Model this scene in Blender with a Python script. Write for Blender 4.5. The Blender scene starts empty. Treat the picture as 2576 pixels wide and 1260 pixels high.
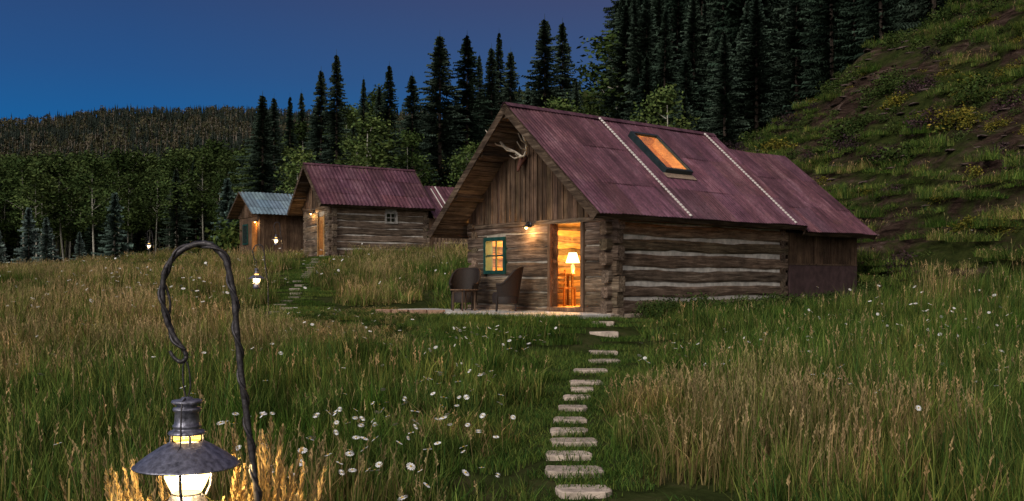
import bpy, math, random
import numpy as np
from mathutils import Vector, Matrix
random.seed(7); R=np.random.RandomState(11)
scene=bpy.context.scene
scene.view_settings.view_transform='Standard'; scene.view_settings.look='None'; scene.view_settings.exposure=0

# ------------------------------------------------------------ helpers
def ss(a,b,x):
    t=np.clip((np.asarray(x,float)-a)/(b-a),0,1); return t*t*(3-2*t)
def _h(i,j,s): 
    v=np.sin(i*127.1+j*311.7+s*74.7)*43758.5453
    return v-np.floor(v)
def vn(x,y,s=0):
    x=np.asarray(x,float); y=np.asarray(y,float)
    xi=np.floor(x); yi=np.floor(y); fx=x-xi; fy=y-yi
    fx=fx*fx*(3-2*fx); fy=fy*fy*(3-2*fy)
    return (_h(xi,yi,s)*(1-fx)+_h(xi+1,yi,s)*fx)*(1-fy)+(_h(xi,yi+1,s)*(1-fx)+_h(xi+1,yi+1,s)*fx)*fy
def fbm(x,y,s=0,o=4):
    r=0;a=.5
    for k in range(o):
        r=r+a*vn(np.asarray(x)*2**k,np.asarray(y)*2**k,s+k); a*=.5
    return r

class M:
    def __init__(s): s.v=[];s.fl=[];s.fs=[];s.mi=[];s.c=[];s.n=0
    def add(s,v,f,mat=0,col=(1,1,1)):
        v=np.asarray(v,float).reshape(-1,3); f=np.asarray(f,int)
        s.v.append(v); s.fl.append((f+s.n).ravel()); k=len(f)
        s.fs.append(np.full(k,f.shape[1])); s.mi.append(np.full(k,mat))
        c=np.asarray(col,float)
        if c.ndim==1: c=np.tile(c,(k,1))
        s.c.append(c); s.n+=len(v)
    def build(s,name,mats,smooth=False,link=True,parent=None):
        me=bpy.data.meshes.new(name)
        v=np.concatenate(s.v); fl=np.concatenate(s.fl); fs=np.concatenate(s.fs); mi=np.concatenate(s.mi); c=np.concatenate(s.c)
        me.vertices.add(len(v)); me.vertices.foreach_set('co',v.ravel().astype(np.float32))
        me.loops.add(len(fl)); me.loops.foreach_set('vertex_index',fl.astype(np.int32))
        me.polygons.add(len(fs)); st=np.concatenate([[0],np.cumsum(fs)[:-1]])
        me.polygons.foreach_set('loop_start',st.astype(np.int32))
        me.polygons.foreach_set('material_index',mi.astype(np.int32))
        me.polygons.foreach_set('use_smooth',np.full(len(fs),smooth))
        for m in mats: me.materials.append(m)
        me.update(calc_edges=True); me.validate()
        a=me.color_attributes.new('Col','FLOAT_COLOR','CORNER')
        cc=np.repeat(c,fs,axis=0); cc=np.concatenate([cc,np.ones((len(cc),1))],1)
        if len(a.data)==len(cc): a.data.foreach_set('color',cc.ravel().astype(np.float32))
        ob=bpy.data.objects.new(name,me)
        if link: scene.collection.objects.link(ob)
        if parent: ob.parent=parent
        return ob
BF=np.array([[0,1,2,3],[7,6,5,4],[0,4,5,1],[1,5,6,2],[2,6,7,3],[3,7,4,0]])
def box(m,p0,p1,mat=0,col=(1,1,1),xf=None):
    x0,y0,z0=p0;x1,y1,z1=p1
    v=np.array([[x0,y0,z0],[x1,y0,z0],[x1,y1,z0],[x0,y1,z0],[x0,y0,z1],[x1,y0,z1],[x1,y1,z1],[x0,y1,z1]],float)
    if xf is not None: v=xf(v)
    m.add(v,BF,mat,col)
def tube(m,pts,rad,n=8,mat=0,col=(1,1,1),cap=True):
    P=np.asarray(pts,float); k=len(P); rad=np.broadcast_to(rad,(k,))
    T=np.gradient(P,axis=0); T/=np.linalg.norm(T,axis=1)[:,None]+1e-9
    up=np.array([0,0,1.]) if abs(T[0,2])<.9 else np.array([0,1.,0])
    A=np.cross(T[0],up);A/=np.linalg.norm(A); vs=[]
    for i in range(k):
        A=A-T[i]*A.dot(T[i]); A/=np.linalg.norm(A)+1e-9; B=np.cross(T[i],A)
        th=np.arange(n)*2*np.pi/n
        vs.append(P[i]+rad[i]*(np.cos(th)[:,None]*A+np.sin(th)[:,None]*B))
    f=[[i*n+j,i*n+(j+1)%n,(i+1)*n+(j+1)%n,(i+1)*n+j] for i in range(k-1) for j in range(n)]
    m.add(np.concatenate(vs),f,mat,col)
    if cap:
        m.add(vs[0],[list(range(n))],mat,col); m.add(vs[-1],[list(range(n))],mat,col)
def lathe(m,prof,n=28,mat=0,col=(1,1,1),c=(0,0,0)):
    th=np.arange(n)*2*np.pi/n; v=[]
    for r,z in prof: v.append(np.stack([c[0]+r*np.cos(th),c[1]+r*np.sin(th),np.full(n,c[2]+z)],1))
    k=len(prof)
    f=[[i*n+j,i*n+(j+1)%n,(i+1)*n+(j+1)%n,(i+1)*n+j] for i in range(k-1) for j in range(n)]
    m.add(np.concatenate(v),f,mat,col)
def empty(name,loc=(0,0,0),rz=0):
    e=bpy.data.objects.new(name,None); e.location=loc; e.rotation_euler=(0,0,rz); e.empty_display_size=.2
    scene.collection.objects.link(e); return e

# ------------------------------------------------------------ materials
def nm(name):
    m=bpy.data.materials.new(name); m.use_nodes=True; nt=m.node_tree; nt.nodes.clear()
    o=nt.nodes.new('ShaderNodeOutputMaterial'); return m,nt,o
def nd(nt,t,ins=None,**p):
    n=nt.nodes.new(t)
    for k,v in p.items(): setattr(n,k,v)
    if ins:
        for k,v in ins.items():
            s=n.inputs[k]
            if isinstance(v,bpy.types.NodeSocket): nt.links.new(v,s)
            else: s.default_value=v
    return n
def ramp(nt,fac,stops):
    r=nt.nodes.new('ShaderNodeValToRGB'); nt.links.new(fac,r.inputs[0]); e=r.color_ramp.elements
    while len(e)<len(stops): e.new(.5)
    for i,(p,c) in enumerate(stops): e[i].position=p; e[i].color=(*c,1) if len(c)==3 else c
    return r.outputs[0]
def mix(nt,fac,a,b,bt='MIX'):
    n=nt.nodes.new('ShaderNodeMix'); n.data_type='RGBA'; n.blend_type=bt
    for k,v in ((0,fac),(6,a),(7,b)):
        s=n.inputs[k]
        if isinstance(v,bpy.types.NodeSocket): nt.links.new(v,s)
        else: s.default_value=v if k==0 else (*v,1)
    return n.outputs[2]
def bsdf(nt,o,col,rough=.85,bump=None,bs=.4,bd=.02,metal=0,spec=.3):
    b=nd(nt,'ShaderNodeBsdfPrincipled',{'Roughness':rough,'Metallic':metal,'Specular IOR Level':spec})
    if isinstance(col,bpy.types.NodeSocket): nt.links.new(col,b.inputs['Base Color'])
    else: b.inputs['Base Color'].default_value=(*col,1)
    if bump is not None:
        u=nd(nt,'ShaderNodeBump',{'Strength':bs,'Distance':bd,'Height':bump}); nt.links.new(u.outputs[0],b.inputs['Normal'])
    nt.links.new(b.outputs[0],o.inputs[0]); return b
def attr(nt): return nd(nt,'ShaderNodeAttribute',attribute_name='Col').outputs['Color']
def noise(nt,vec,sc,det=6,rough=.6,dist=0):
    return nd(nt,'ShaderNodeTexNoise',{'Vector':vec,'Scale':sc,'Detail':det,'Roughness':rough,'Distortion':dist}).outputs['Fac']
def objc(nt,scale=(1,1,1)):
    t=nd(nt,'ShaderNodeTexCoord').outputs['Object']
    return nd(nt,'ShaderNodeMapping',{'Vector':t,'Scale':scale}).outputs[0]

def wood(name,scale,stops,rough=.85):
    m,nt,o=nm(name); v=objc(nt,scale)
    g=noise(nt,v,3.2,9,.75,.6); c=ramp(nt,g,stops)
    big=noise(nt,objc(nt),1.7,5,.65); c=mix(nt,1,c,ramp(nt,big,[(.3,(.5,.49,.48)),(.7,(1.4,1.36,1.32))]),'MULTIPLY')
    c=mix(nt,1,c,attr(nt),'MULTIPLY')
    bsdf(nt,o,c,rough,g,1,.035,0,.2); return m
LS=[(.32,(.018,.014,.011)),(.43,(.095,.070,.052)),(.55,(.20,.155,.118)),(.68,(.40,.34,.275))]
wX=wood('hewn_log_wood_x',(.35,5,5),LS); wY=wood('hewn_log_wood_y',(5,.35,5),LS)
BS=[(.3,(.03,.02,.014)),(.46,(.10,.065,.045)),(.6,(.18,.125,.085)),(.74,(.30,.235,.17))]
wZ=wood('weathered_board_wood',(7,7,.5),BS)
PS=[(.3,(.28,.15,.06)),(.6,(.45,.28,.12)),(.8,(.55,.37,.18))]
wP=wood('interior_pine',(1,1,6),PS,.6)
def simple(name,c,rough=.7,sc=8,var=.5,metal=0,bs=.3,spec=.3):
    m,nt,o=nm(name); n=noise(nt,objc(nt),sc)
    a=tuple(x*(1-var) for x in c); b=tuple(min(1,x*(1+var)) for x in c)
    cc=mix(nt,1,ramp(nt,n,[(.3,a),(.7,b)]),attr(nt),'MULTIPLY')
    bsdf(nt,o,cc,rough,n,bs,.01,metal,spec); return m
chink=simple('chinking_mortar',(.50,.47,.42),.95,5,.4)
green=simple('green_paint',(.008,.050,.042),.5)
iron=simple('wrought_iron',(.06,.055,.058),.45,60,.6,.5,.4)
tin=simple('weathered_tin',(.22,.22,.27),.42,45,.6,.7,.4)
wick=simple('dark_wicker',(.022,.015,.012),.6,60,.6,0,.9)
stone=simple('flagstone',(.48,.41,.35),.95,9,.45,0,.8)
patio_m=simple('patio_stone',(.55,.52,.48),.9,4,.3,0,.5)
bone=simple('antler_bone',(.66,.58,.47),.6,14,.3)
frame_dk=simple('skylight_frame_metal',(.03,.05,.055),.35,10,.3,.4,.1)
bark_dk=simple('spruce_bark',(.06,.045,.035),.95,10,.5)
bark_lt=simple('aspen_bark',(.42,.40,.33),.9,7,.45)
bark_far=simple('dead_aspen_bark',(.26,.22,.18),.9,7,.4)
white_strip=simple('pale_flashing',(.80,.76,.7),.6,30,.2)
tan_flash=simple('tan_flashing',(.30,.22,.16),.6,12,.4)
plyw=simple('maroon_panel',(.075,.045,.045),.8,5,.35)
roof_gr=simple('zinc_roof',(.24,.34,.38),.45,3,.3,.3,.1)
def roofmat(name,c0,c1,c2):
    m,nt,o=nm(name); v=objc(nt)
    a=noise(nt,objc(nt,(1.6,.7,.7)),1.4,9,.75,.4); b=noise(nt,v,14,6,.7)
    st=noise(nt,objc(nt,(10,.45,.45)),2,6,.65)
    c=ramp(nt,a,[(.32,c0),(.5,c1),(.68,c2)])
    c=mix(nt,1,c,ramp(nt,b,[(.3,(.6,.6,.6)),(.7,(1.35,1.35,1.35))]),'MULTIPLY')
    c=mix(nt,1,c,ramp(nt,st,[(.35,(.58,.53,.57)),(.65,(1.32,1.3,1.3))]),'MULTIPLY')
    rust=ramp(nt,noise(nt,objc(nt,(1,1,1)),2.6,9,.75),[(.56,(0,0,0)),(.68,(.4,.4,.4))])
    c=mix(nt,rust,c,(.17,.085,.055))
    c=mix(nt,1,c,attr(nt),'MULTIPLY')
    bsdf(nt,o,c,.46,b,.25,.01,.15,.5); return m
roof_m=roofmat('rusty_corrugated_metal',(.064,.026,.034),(.125,.053,.068),(.215,.115,.135))
def emis(name,c,s,see=False):
    m,nt,o=nm(name); e=nd(nt,'ShaderNodeEmission',{'Color':(*c,1),'Strength':s}).outputs[0]
    if see:
        t=nd(nt,'ShaderNodeBsdfTransparent'); a=nd(nt,'ShaderNodeAddShader',{0:e,1:t.outputs[0]}); e=a.outputs[0]
    nt.links.new(e,o.inputs[0]); return m
em_globe=emis('lit_globe',(1,.72,.26),2.6,True); em_amber=emis('lit_amber_glass',(1,.5,.08),2.2,True); em_shade=emis('lit_lamp_shade',(1,.74,.30),6)
em_bulb=emis('lit_bulb',(1,.62,.15),25); em_flame=emis('lit_mantle',(1,.75,.4),30)
def glassm(name,fac):
    m,nt,o=nm(name); t=nd(nt,'ShaderNodeBsdfTransparent'); g=nd(nt,'ShaderNodeBsdfGlossy',{'Roughness':.04,'Color':(1,1,1,1)})
    x=nd(nt,'ShaderNodeMixShader',{0:fac,1:t.outputs[0],2:g.outputs[0]}); nt.links.new(x.outputs[0],o.inputs[0]); return m
glass=glassm('window_glass',.12); glass_s=glassm('skylight_glass',.35)
def leaf(name,tint_stops,trans=.3,scale=.25,rnd=True):
    m,nt,o=nm(name); pos=nd(nt,'ShaderNodeNewGeometry').outputs['Position']
    n=noise(nt,pos,scale,3,.6); c=mix(nt,1,attr(nt),ramp(nt,n,tint_stops),'MULTIPLY')
    if rnd:
        rr=nd(nt,'ShaderNodeObjectInfo').outputs['Random']; c=mix(nt,1,c,ramp(nt,rr,[(0,(.65,.7,.65)),(1,(1.35,1.25,1.25))]),'MULTIPLY')
    d=nd(nt,'ShaderNodeBsdfDiffuse',{'Color':c})
    if trans>0:
        t=nd(nt,'ShaderNodeBsdfTranslucent',{'Color':c}); x=nd(nt,'ShaderNodeMixShader',{0:trans,1:d.outputs[0],2:t.outputs[0]}); nt.links.new(x.outputs[0],o.inputs[0])
    else: nt.links.new(d.outputs[0],o.inputs[0])
    return m
grass_m=leaf('grass_blades',[(.35,(.70,.88,.6)),(.5,(1,1,1)),(.65,(1.25,1.12,1.0))],.18,.5)
lf=leaf('tree_foliage',[(.3,(.7,.75,.75)),(.7,(1.3,1.25,1.15))],0,.3)
petal=simple('daisy_petal',(.8,.8,.78),.7,5,.05)
dcen=simple('daisy_center',(.5,.32,.03))

# ------------------------------------------------------------ terrain
TH=math.radians(50.2); PHI=math.pi/2-TH
C=np.array([2.142,21.0]); d2=np.array([math.sin(TH),math.cos(TH)]); d1=np.array([-math.cos(TH),math.sin(TH)])
def loc(x,y):
    dx=np.asarray(x)-C[0]; dy=np.asarray(y)-C[1]
    return dx*d2[0]+dy*d2[1], dx*d1[0]+dy*d1[1]     # w,u
def base(x,y):
    x=np.asarray(x,float);y=np.asarray(y,float)
    z=.05*np.clip(y,-30,60)+.015*np.clip(y-60,0,500)
    z=z+ss(20,50,y)*.055*(np.clip(x,-45,-6)+27)
    z=z+.3*np.clip(y-57,0,75)*ss(-32,0,x)
    w,u=loc(x,y)
    dd=np.hypot(np.maximum(np.maximum(-2.2-w,w-9.8),0),np.maximum(np.maximum(-.6-u,u-5.8),0))
    k=1-ss(.0,2.6,dd)
    z=z*(1-k)+1.33*k
    return z+(1-k)*.12*(vn(x*.45,y*.45,3)-.5)
def hplane(x,y):
    a=3.2+.70*(x-11.5)+.30*(y-30)
    b=9.1+.72*(np.minimum(x,19.5)-12.2)+.34*np.clip(x-19.5,0,200)-.35*(y-50)
    h=np.minimum(a,b)
    return h+(fbm(x*.22,y*.22,5)-.47)*2.0+(fbm(x*.9,y*.9,9)-.47)*.9
def T(x,y):
    x=np.asarray(x,float);y=np.asarray(y,float)
    b=base(x,y); d=(hplane(x,y)-b)/.8
    return b+.8*np.log1p(np.exp(np.clip(d,-30,30)))*ss(6,9,x)+ np.where(d>30,(d-30)*.8,0)
def hillf(x,y): return (hplane(x,y)-base(x,y)>.5)&(x>7)&(y<70)
def axis(segs):
    o=[]
    for a,b,s in segs: o+=list(np.arange(a,b,s))
    return np.array(o+[segs[-1][1]])
xs=axis([(-900,-200,50),(-200,-50,10),(-50,-14,1.5),(-14,34,.5),(34,60,2),(60,200,10),(200,900,50)])
ys=axis([(-60,0,4),(0,60,.5),(60,140,3),(140,400,20),(400,1600,100)])
X,Y=np.meshgrid(xs,ys); Z=T(X,Y); nx,ny=len(xs),len(ys)
V=np.stack([X.ravel(),Y.ravel(),Z.ravel()],1)
I,J=np.meshgrid(np.arange(nx-1),np.arange(ny-1)); a=(J*nx+I).ravel()
F=np.stack([a,a+1,a+nx+1,a+nx],1)
cx=V[F].mean(1); hm=hillf(cx[:,0],cx[:,1])
def groundmat():
    m,nt,o=nm('meadow_soil'); pos=nd(nt,'ShaderNodeNewGeometry').outputs['Position']
    c=ramp(nt,noise(nt,pos,1.5,8,.7),[(.3,(.015,.02,.007)),(.5,(.035,.045,.014)),(.7,(.07,.065,.03))])
    bsdf(nt,o,c,1,noise(nt,pos,6),.6,.05,0,0); return m
def hillmat():
    m,nt,o=nm('hillside_earth'); pos=nd(nt,'ShaderNodeNewGeometry').outputs['Position']
    mp=nd(nt,'ShaderNodeMapping',{'Vector':pos,'Scale':(.5,.5,2.2),'Rotation':(0,-.5,0)}).outputs[0]
    n=noise(nt,mp,1.3,12,.8,.7)
    earth=ramp(nt,n,[(.38,(.012,.008,.007)),(.48,(.045,.029,.022)),(.57,(.10,.065,.05)),(.66,(.22,.16,.135))])
    gr=ramp(nt,noise(nt,pos,4,8,.7),[(.3,(.015,.024,.008)),(.7,(.065,.078,.022))])
    f=ramp(nt,noise(nt,pos,.35,8,.7,.5),[(.44,(0,0,0)),(.56,(1,1,1))])
    bsdf(nt,o,mix(nt,f,earth,gr),1,n,1,.25,0,0); return m
gm=groundmat(); hmt=hillmat()
def sub(mask):
    m=M(); f=F[mask]; u,inv=np.unique(f,return_inverse=True); m.add(V[u],inv.reshape(-1,4)); return m
sub(~hm).build('ground',[gm],True); sub(hm).build('hillside',[hmt],True)

def D(x,y):
    px=x/np.maximum(y,1)
    top=143+12*ss(-.50,-.39,px)-4*ss(-.3,-.2,px)-45*ss(-.1,.5,px)
    return 2+top*np.clip((y-180)/720,0,1)**1.15-.15*np.clip(y-900,0,400)+(fbm(x*.012,y*.012,2)-.47)*14
gx=np.linspace(-900,700,110); gy=np.linspace(170,1250,80); X2,Y2=np.meshgrid(gx,gy)
m=M(); v=np.stack([X2.ravel(),Y2.ravel(),D(X2,Y2).ravel()],1)
I,J=np.meshgrid(np.arange(109),np.arange(79)); a=(J*110+I).ravel()
m.add(v,np.stack([a,a+1,a+111,a+110],1)); m.build('distant_hill',[gm],True)

# ------------------------------------------------------------ scatter
def coll(name,objs):
    c=bpy.data.collections.new(name)
    for o in objs: c.objects.link(o)
    return c
def scatter(name,cl,pts,rot,scl,idx):
    me=bpy.data.meshes.new(name); n=len(pts); me.vertices.add(n); me.vertices.foreach_set('co',np.asarray(pts,np.float32).ravel())
    a=me.attributes.new('rot','FLOAT_VECTOR','POINT'); a.data.foreach_set('vector',np.asarray(rot,np.float32).ravel())
    a=me.attributes.new('scl','FLOAT_VECTOR','POINT'); a.data.foreach_set('vector',np.asarray(scl,np.float32).ravel())
    a=me.attributes.new('idx','INT','POINT'); a.data.foreach_set('value',np.asarray(idx,np.int32))
    ob=bpy.data.objects.new(name,me); scene.collection.objects.link(ob)
    g=bpy.data.node_groups.new(name+'_scatter','GeometryNodeTree')
    g.interface.new_socket('Geometry',in_out='INPUT',socket_type='NodeSocketGeometry'); g.interface.new_socket('Geometry',in_out='OUTPUT',socket_type='NodeSocketGeometry')
    gi=g.nodes.new('NodeGroupInput'); go=g.nodes.new('NodeGroupOutput'); ip=g.nodes.new('GeometryNodeInstanceOnPoints'); ci=g.nodes.new('GeometryNodeCollectionInfo')
    ci.inputs['Collection'].default_value=cl; ci.inputs['Separate Children'].default_value=True; ci.inputs['Reset Children'].default_value=True
    def na(t,nme):
        q=g.nodes.new('GeometryNodeInputNamedAttribute'); q.data_type=t; q.inputs['Name'].default_value=nme; return [s for s in q.outputs if s.enabled and s.name=='Attribute'][0]
    L=g.links.new
    L(gi.outputs[0],ip.inputs['Points']); L(ci.outputs[0],ip.inputs['Instance']); ip.inputs['Pick Instance'].default_value=True
    L(na('INT','idx'),ip.inputs['Instance Index']); L(na('FLOAT_VECTOR','rot'),ip.inputs['Rotation']); L(na('FLOAT_VECTOR','scl'),ip.inputs['Scale'])
    L(ip.outputs[0],go.inputs[0])
    md=ob.modifiers.new('scatter','NODES'); md.node_group=g; return ob

# ------------------------------------------------------------ grass protos
def grass_patch(name,n,h,hs,w,cols,pr,seed,seeds=0,size=1.0,lean_k=.2,clump=True):
    r=np.random.RandomState(seed); m=M()
    p=(r.rand(n,2)-.5)*size
    hh=np.clip(r.normal(h,hs,n),.05,None); k0=np.ones(n)
    if clump:
        nc=16; cc=(r.rand(nc,2)-.5)*size; ci=r.randint(0,nc,n); mk=r.rand(n)<.65
        p=np.where(mk[:,None],cc[ci]+r.normal(0,.05,(n,2)),p); hh*=np.where(mk,r.uniform(.65,1.3,nc)[ci],.8); k0=np.where(mk,r.uniform(.6,1.45,nc)[ci],.7)
    an=r.rand(n)*2*np.pi; lean=hh*np.abs(r.normal(lean_k,.22,n)); fa=r.rand(n)*2*np.pi
    wd=w*(.5+1.0*r.rand(n)); side=np.stack([np.cos(fa),np.sin(fa),0*fa],1)
    ld=np.stack([np.cos(an),np.sin(an),0*an],1); vs=[]
    for t,ww in ((0,1),(.55,.8)):
        c=np.stack([p[:,0],p[:,1],hh*t],1)+ld*(lean*t*t)[:,None]
        vs+= [c-side*(wd*ww/2)[:,None], c+side*(wd*ww/2)[:,None]]
    tip=np.stack([p[:,0],p[:,1],hh*.95],1)+ld*lean[:,None]; vs.append(tip)
    v=np.stack(vs,1).reshape(-1,3); b=np.arange(n)*5
    ci=r.choice(len(cols),n,p=pr); c=np.array(cols)[ci]*(.5+1.0*r.rand(n,1))*k0[:,None]
    m.add(v,np.stack([b,b+1,b+3,b+2],1),0,c)
    m.add(v,np.stack([b+2,b+3,b+4],1),0,c*1.1)
    for k in range(seeds):
        x,y=(r.rand(2)-.5)*size; H=h*r.uniform(1.1,1.7); a=r.rand()*6.28; l=r.uniform(.03,.25)*H
        q=[np.array([x+math.cos(a)*l*t*t,y+math.sin(a)*l*t*t,H*t]) for t in (0,.5,.85,1)]
        col=np.array([.33,.25,.13])*r.uniform(.5,1.35)
        tube(m,q,[w*.25,w*.22,w*.2,w*.12],3,0,col,False)
        hl=r.uniform(.08,.16)*H/.6
        d=q[3]-q[2]; d/=np.linalg.norm(d)
        for s in range(9):
            t=s/8; c0=q[3]-d*hl*t; a2=r.rand()*6.28; o=np.array([math.cos(a2),math.sin(a2),.7])*w*(.8+1.3*t)
            m.add([c0,c0+o+d*w,c0+o*.5+d*w*3],[[0,1,2]],0,col*1.2)
    return m.build(name,[grass_m],link=False)
G1=(.078,.128,.028);G2=(.128,.160,.040);ST=(.33,.24,.115);OL=(.175,.165,.055);DG=(.034,.075,.020)
protos=[]
for i in range(4): protos.append(grass_patch('grass_tuft_a%d'%i,800,.36,.12,.009,[G1,G2,OL,ST],[.30,.32,.22,.16],20+i,26))
for i in range(4): protos.append(grass_patch('grass_tuft_b%d'%i,900,.35,.12,.010,[G1,G2,OL,DG],[.42,.26,.06,.26],40+i,5))
for i in range(2): protos.append(grass_patch('grass_tuft_c%d'%i,640,.46,.14,.009,[G2,OL,ST],[.38,.32,.30],60+i,54))
gc=coll('grass_tufts',protos)
short=[grass_patch('short_tuft_%d'%i,900,.09,.03,.009,[G1,G2,DG],[.5,.2,.3],80+i,0,1.0,.5,False) for i in range(3)]
sc_=coll('short_tufts',short)
stonesXY=[(.60,7.35,.5),(.566,7.9,.48),(.534,8.45,.51),(.52,9.0,.44),(.6,9.6,.49),(.594,10.15,.38),(.637,10.8,.40),(.712,11.55,.37),(.817,12.35,.37),(.93,13.0,.32),(1.03,13.6,.44),(1.19,14.8,.56),(1.5,16.0,.54),(1.585,17.1,.52),(1.70,18.3,.54),(1.78,19.2,.5)]
pY=[3,7.35,9,11.5,13.6,16,18.3,20.5]; pX=[.75,.6,.53,.71,1.03,1.45,1.7,1.9]
p2Y=[21,24,30,38,45]; p2X=[-5.2,-5.75,-6.6,-7.75,-8.9]
TH2=math.radians(58); PHI2=math.pi/2-TH2; C2=np.array([-8.45,46.0]); e2=np.array([math.sin(TH2),math.cos(TH2)]); e1=np.array([-math.cos(TH2),math.sin(TH2)])
def pathd(x,y): return np.where(y<21,np.abs(x-np.interp(y,pY,pX)),9)
def path2d(x,y): return np.where((y>22)&(y<46),np.abs(x-np.interp(y,p2Y,p2X)),9)
def excl(x,y,mg=.45):
    w,u=loc(x,y)
    a=(w>-mg*.7)&(w<9.7+mg*.5)&(u>-mg*.6)&(u<5.5)
    a|=(w>-2.0-mg*.8)&(w<0)&(u>-.2-mg*.4)&(u<6.1+mg*.3)
    dx=x-C2[0];dy=y-C2[1]; w2=dx*e2[0]+dy*e2[1]; u2=dx*e1[0]+dy*e1[1]
    a|=(w2>-.3)&(w2<8)&(u2>-.3)&(u2<4.5)
    return a
def grid(x0,x1,y0,y1,s,wedge=True):
    gx=np.arange(x0,x1,s); gy=np.arange(y0,y1,s); A,B=np.meshgrid(gx,gy); A=A.ravel()+R.uniform(-.5,.5,A.size)*s; B=B.ravel()+R.uniform(-.5,.5,B.size)*s
    if wedge: k=(np.abs(A)<B*.58+2.0); A=A[k];B=B[k]
    return A,B
P=[];Sx=[];Ix=[]
for (y0,y1,s,sc) in ((3,13,.74,1.0),(13,24,.95,1.12),(24,40,1.3,1.35),(40,92,2.3,1.9)):
    A,B=grid(-60,30,y0,y1,s)
    hf=hillf(A,B)
    pd=pathd(A,B); k=(~excl(A,B,.5))&(pd>.90)&(path2d(A,B)>.9)&(~hf)&((A<12)|(B<30))
    A=A[k];B=B[k];pd=pd[k]
    n=vn(A*.35,B*.35,31)*.55+vn(A*1.3,B*1.3,33)*.45
    dry=.28+ss(13,26,B)*ss(-1,-6,A)*.60+ss(2,-3.5,A)*.08+.16*ss(-1.5,-4,A)*ss(8,13,B)
    dry=dry+.40*np.exp(-((A-2.4)**2/.6+(B-10.5)**2/9))-.40*np.exp(-((A-2)**2/16+(B-18)**2/10))-.30*np.exp(-((A-7)**2/12+(B-20)**2/16))-.16*np.exp(-(pd/1.6)**2)*(A<np.interp(B,pY,pX))
    isdry=n<dry
    idx=np.where(isdry,R.randint(0,4,len(A)),R.randint(4,8,len(A)))
    tall=(R.rand(len(A))<.24)&(n<dry+.04); idx=np.where(tall,R.randint(8,10,len(A)),idx)
    hs=.68+.65*vn(A*.5,B*.5,8); hs*=np.where(pd<1.5,.62,1)*np.where(B>40,.8,1)*np.where((A>4)&(B<26),1.1,1)
    ww,uu=loc(A,B); fr=(ww<0)&(uu>-1.2)&(uu<8.5); hs=np.where(fr,hs*np.clip(.22+.75*ss(-4.2,-8,ww),.2,1),hs)
    sw,su=(ww>-1)&(ww<10),(uu<0)&(uu>-2.0); hs=np.where(sw&su,hs*.6,hs)
    P.append(np.stack([A,B,T(A,B)-.02],1)); Sx.append(np.stack([np.full(len(A),sc)]*2+[hs],1)); Ix.append(idx)
A,B=grid(7,36,24,53,1.05,False); k=hillf(A,B)&(fbm(A*.3,B*.3,77)>.475-.20*ss(38,28,B)-.08*ss(17,11,A))&(~excl(A,B)); A=A[k];B=B[k]
P.append(np.stack([A,B,T(A,B)-.05],1)); Sx.append(np.stack([np.full(len(A),1.35)]*2+[.3+.5*R.rand(len(A))],1)); Ix.append(np.where(R.rand(len(A))<.12,R.randint(0,4,len(A)),R.randint(4,8,len(A))))
P=np.concatenate(P);Sx=np.concatenate(Sx);Ix=np.concatenate(Ix)
rot=np.stack([R.normal(0,.06,len(P)),R.normal(0,.06,len(P)),R.rand(len(P))*6.28],1)
scatter('meadow_grass',gc,P,rot,Sx,Ix)
A,B=grid(-9,5,3,46,.62,False); w,u=loc(A,B); k=((pathd(A,B)<1.06)|(path2d(A,B)<1.0)|((w>-4.0)&(w<0)&(u>-.5)&(u<7)))&(~excl(A,B,.05)); A=A[k];B=B[k]
sP=np.stack([A,B,T(A,B)-.015],1); scatter('mown_path_grass',sc_,sP,np.stack([0*A,0*A,R.rand(len(A))*6.28],1),np.stack([np.full(len(A),.8)]*2+[.4+.5*R.rand(len(A))+.7*ss(.6,.95,pathd(A,B))*(B<21)],1),R.randint(0,3,len(A)))
def daisy(seed):
    r=np.random.RandomState(seed); m=M()
    tube(m,[(0,0,0),(.01,.0,.3),(.02,.01,.6)],.002,3,1,(.08,.12,.03),False)
    c=np.array([.02,.01,.6]); n=11; t=r.uniform(-.7,.7,2)
    for i in range(n):
        a=i*2*math.pi/n; d=np.array([math.cos(a),math.sin(a),t[0]*math.cos(a)+t[1]*math.sin(a)]); s=np.array([-math.sin(a),math.cos(a),0])*.006
        m.add([c+d*.005-s*.5,c+d*.005+s*.5,c+d*.026+s,c+d*.030,c+d*.026-s],[[0,1,2,3,4]],0)
    lathe(m,[(.0001,.009),(.006,.007),(.008,.001)],7,2,(1,1,1),c)
    return m.build('daisy_flower_%d'%seed,[petal,grass_m,dcen],link=False)
dc=coll('daisy_flowers',[daisy(i) for i in range(3)])
dp=[]
for (x,y,sx,sy,n) in ((-.9,8.3,.8,.9,60),(-.3,10.5,.6,1.2,36),(0.1,15.3,1.0,1.2,70),(1.0,15.9,.5,.8,18),(-3.1,18,.5,1.2,30),(3,14.5,.8,1,30),(6,16,1.2,1.5,46),(8,18,1.4,2,40),(-4,13,3,4,80),(-1,8,.5,.6,14),(7,14,2,3,40),(-8,30,3,5,110),(-12,24,4,7,150),(-1.0,7.0,.5,.4,20),(-18,40,8,8,170),(5,10,2,2,26),(11,22,2,3,60)):
    for i in range(n):
        a=x+R.normal()*sx; b=y+R.normal()*sy
        if pathd(a,b)>.7 and not excl(np.array([a]),np.array([b]))[0]: dp.append((a,b))
dp=np.array(dp); hs=R.uniform(.72,1.08,len(dp)); ww,uu=loc(dp[:,0],dp[:,1]); hs=np.where((ww<0)&(ww>-5)&(uu<7),hs*.7,hs); q=np.where(dp[:,1]>20,1.6,1.05)*R.uniform(.6,1.2,len(dp))
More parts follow.
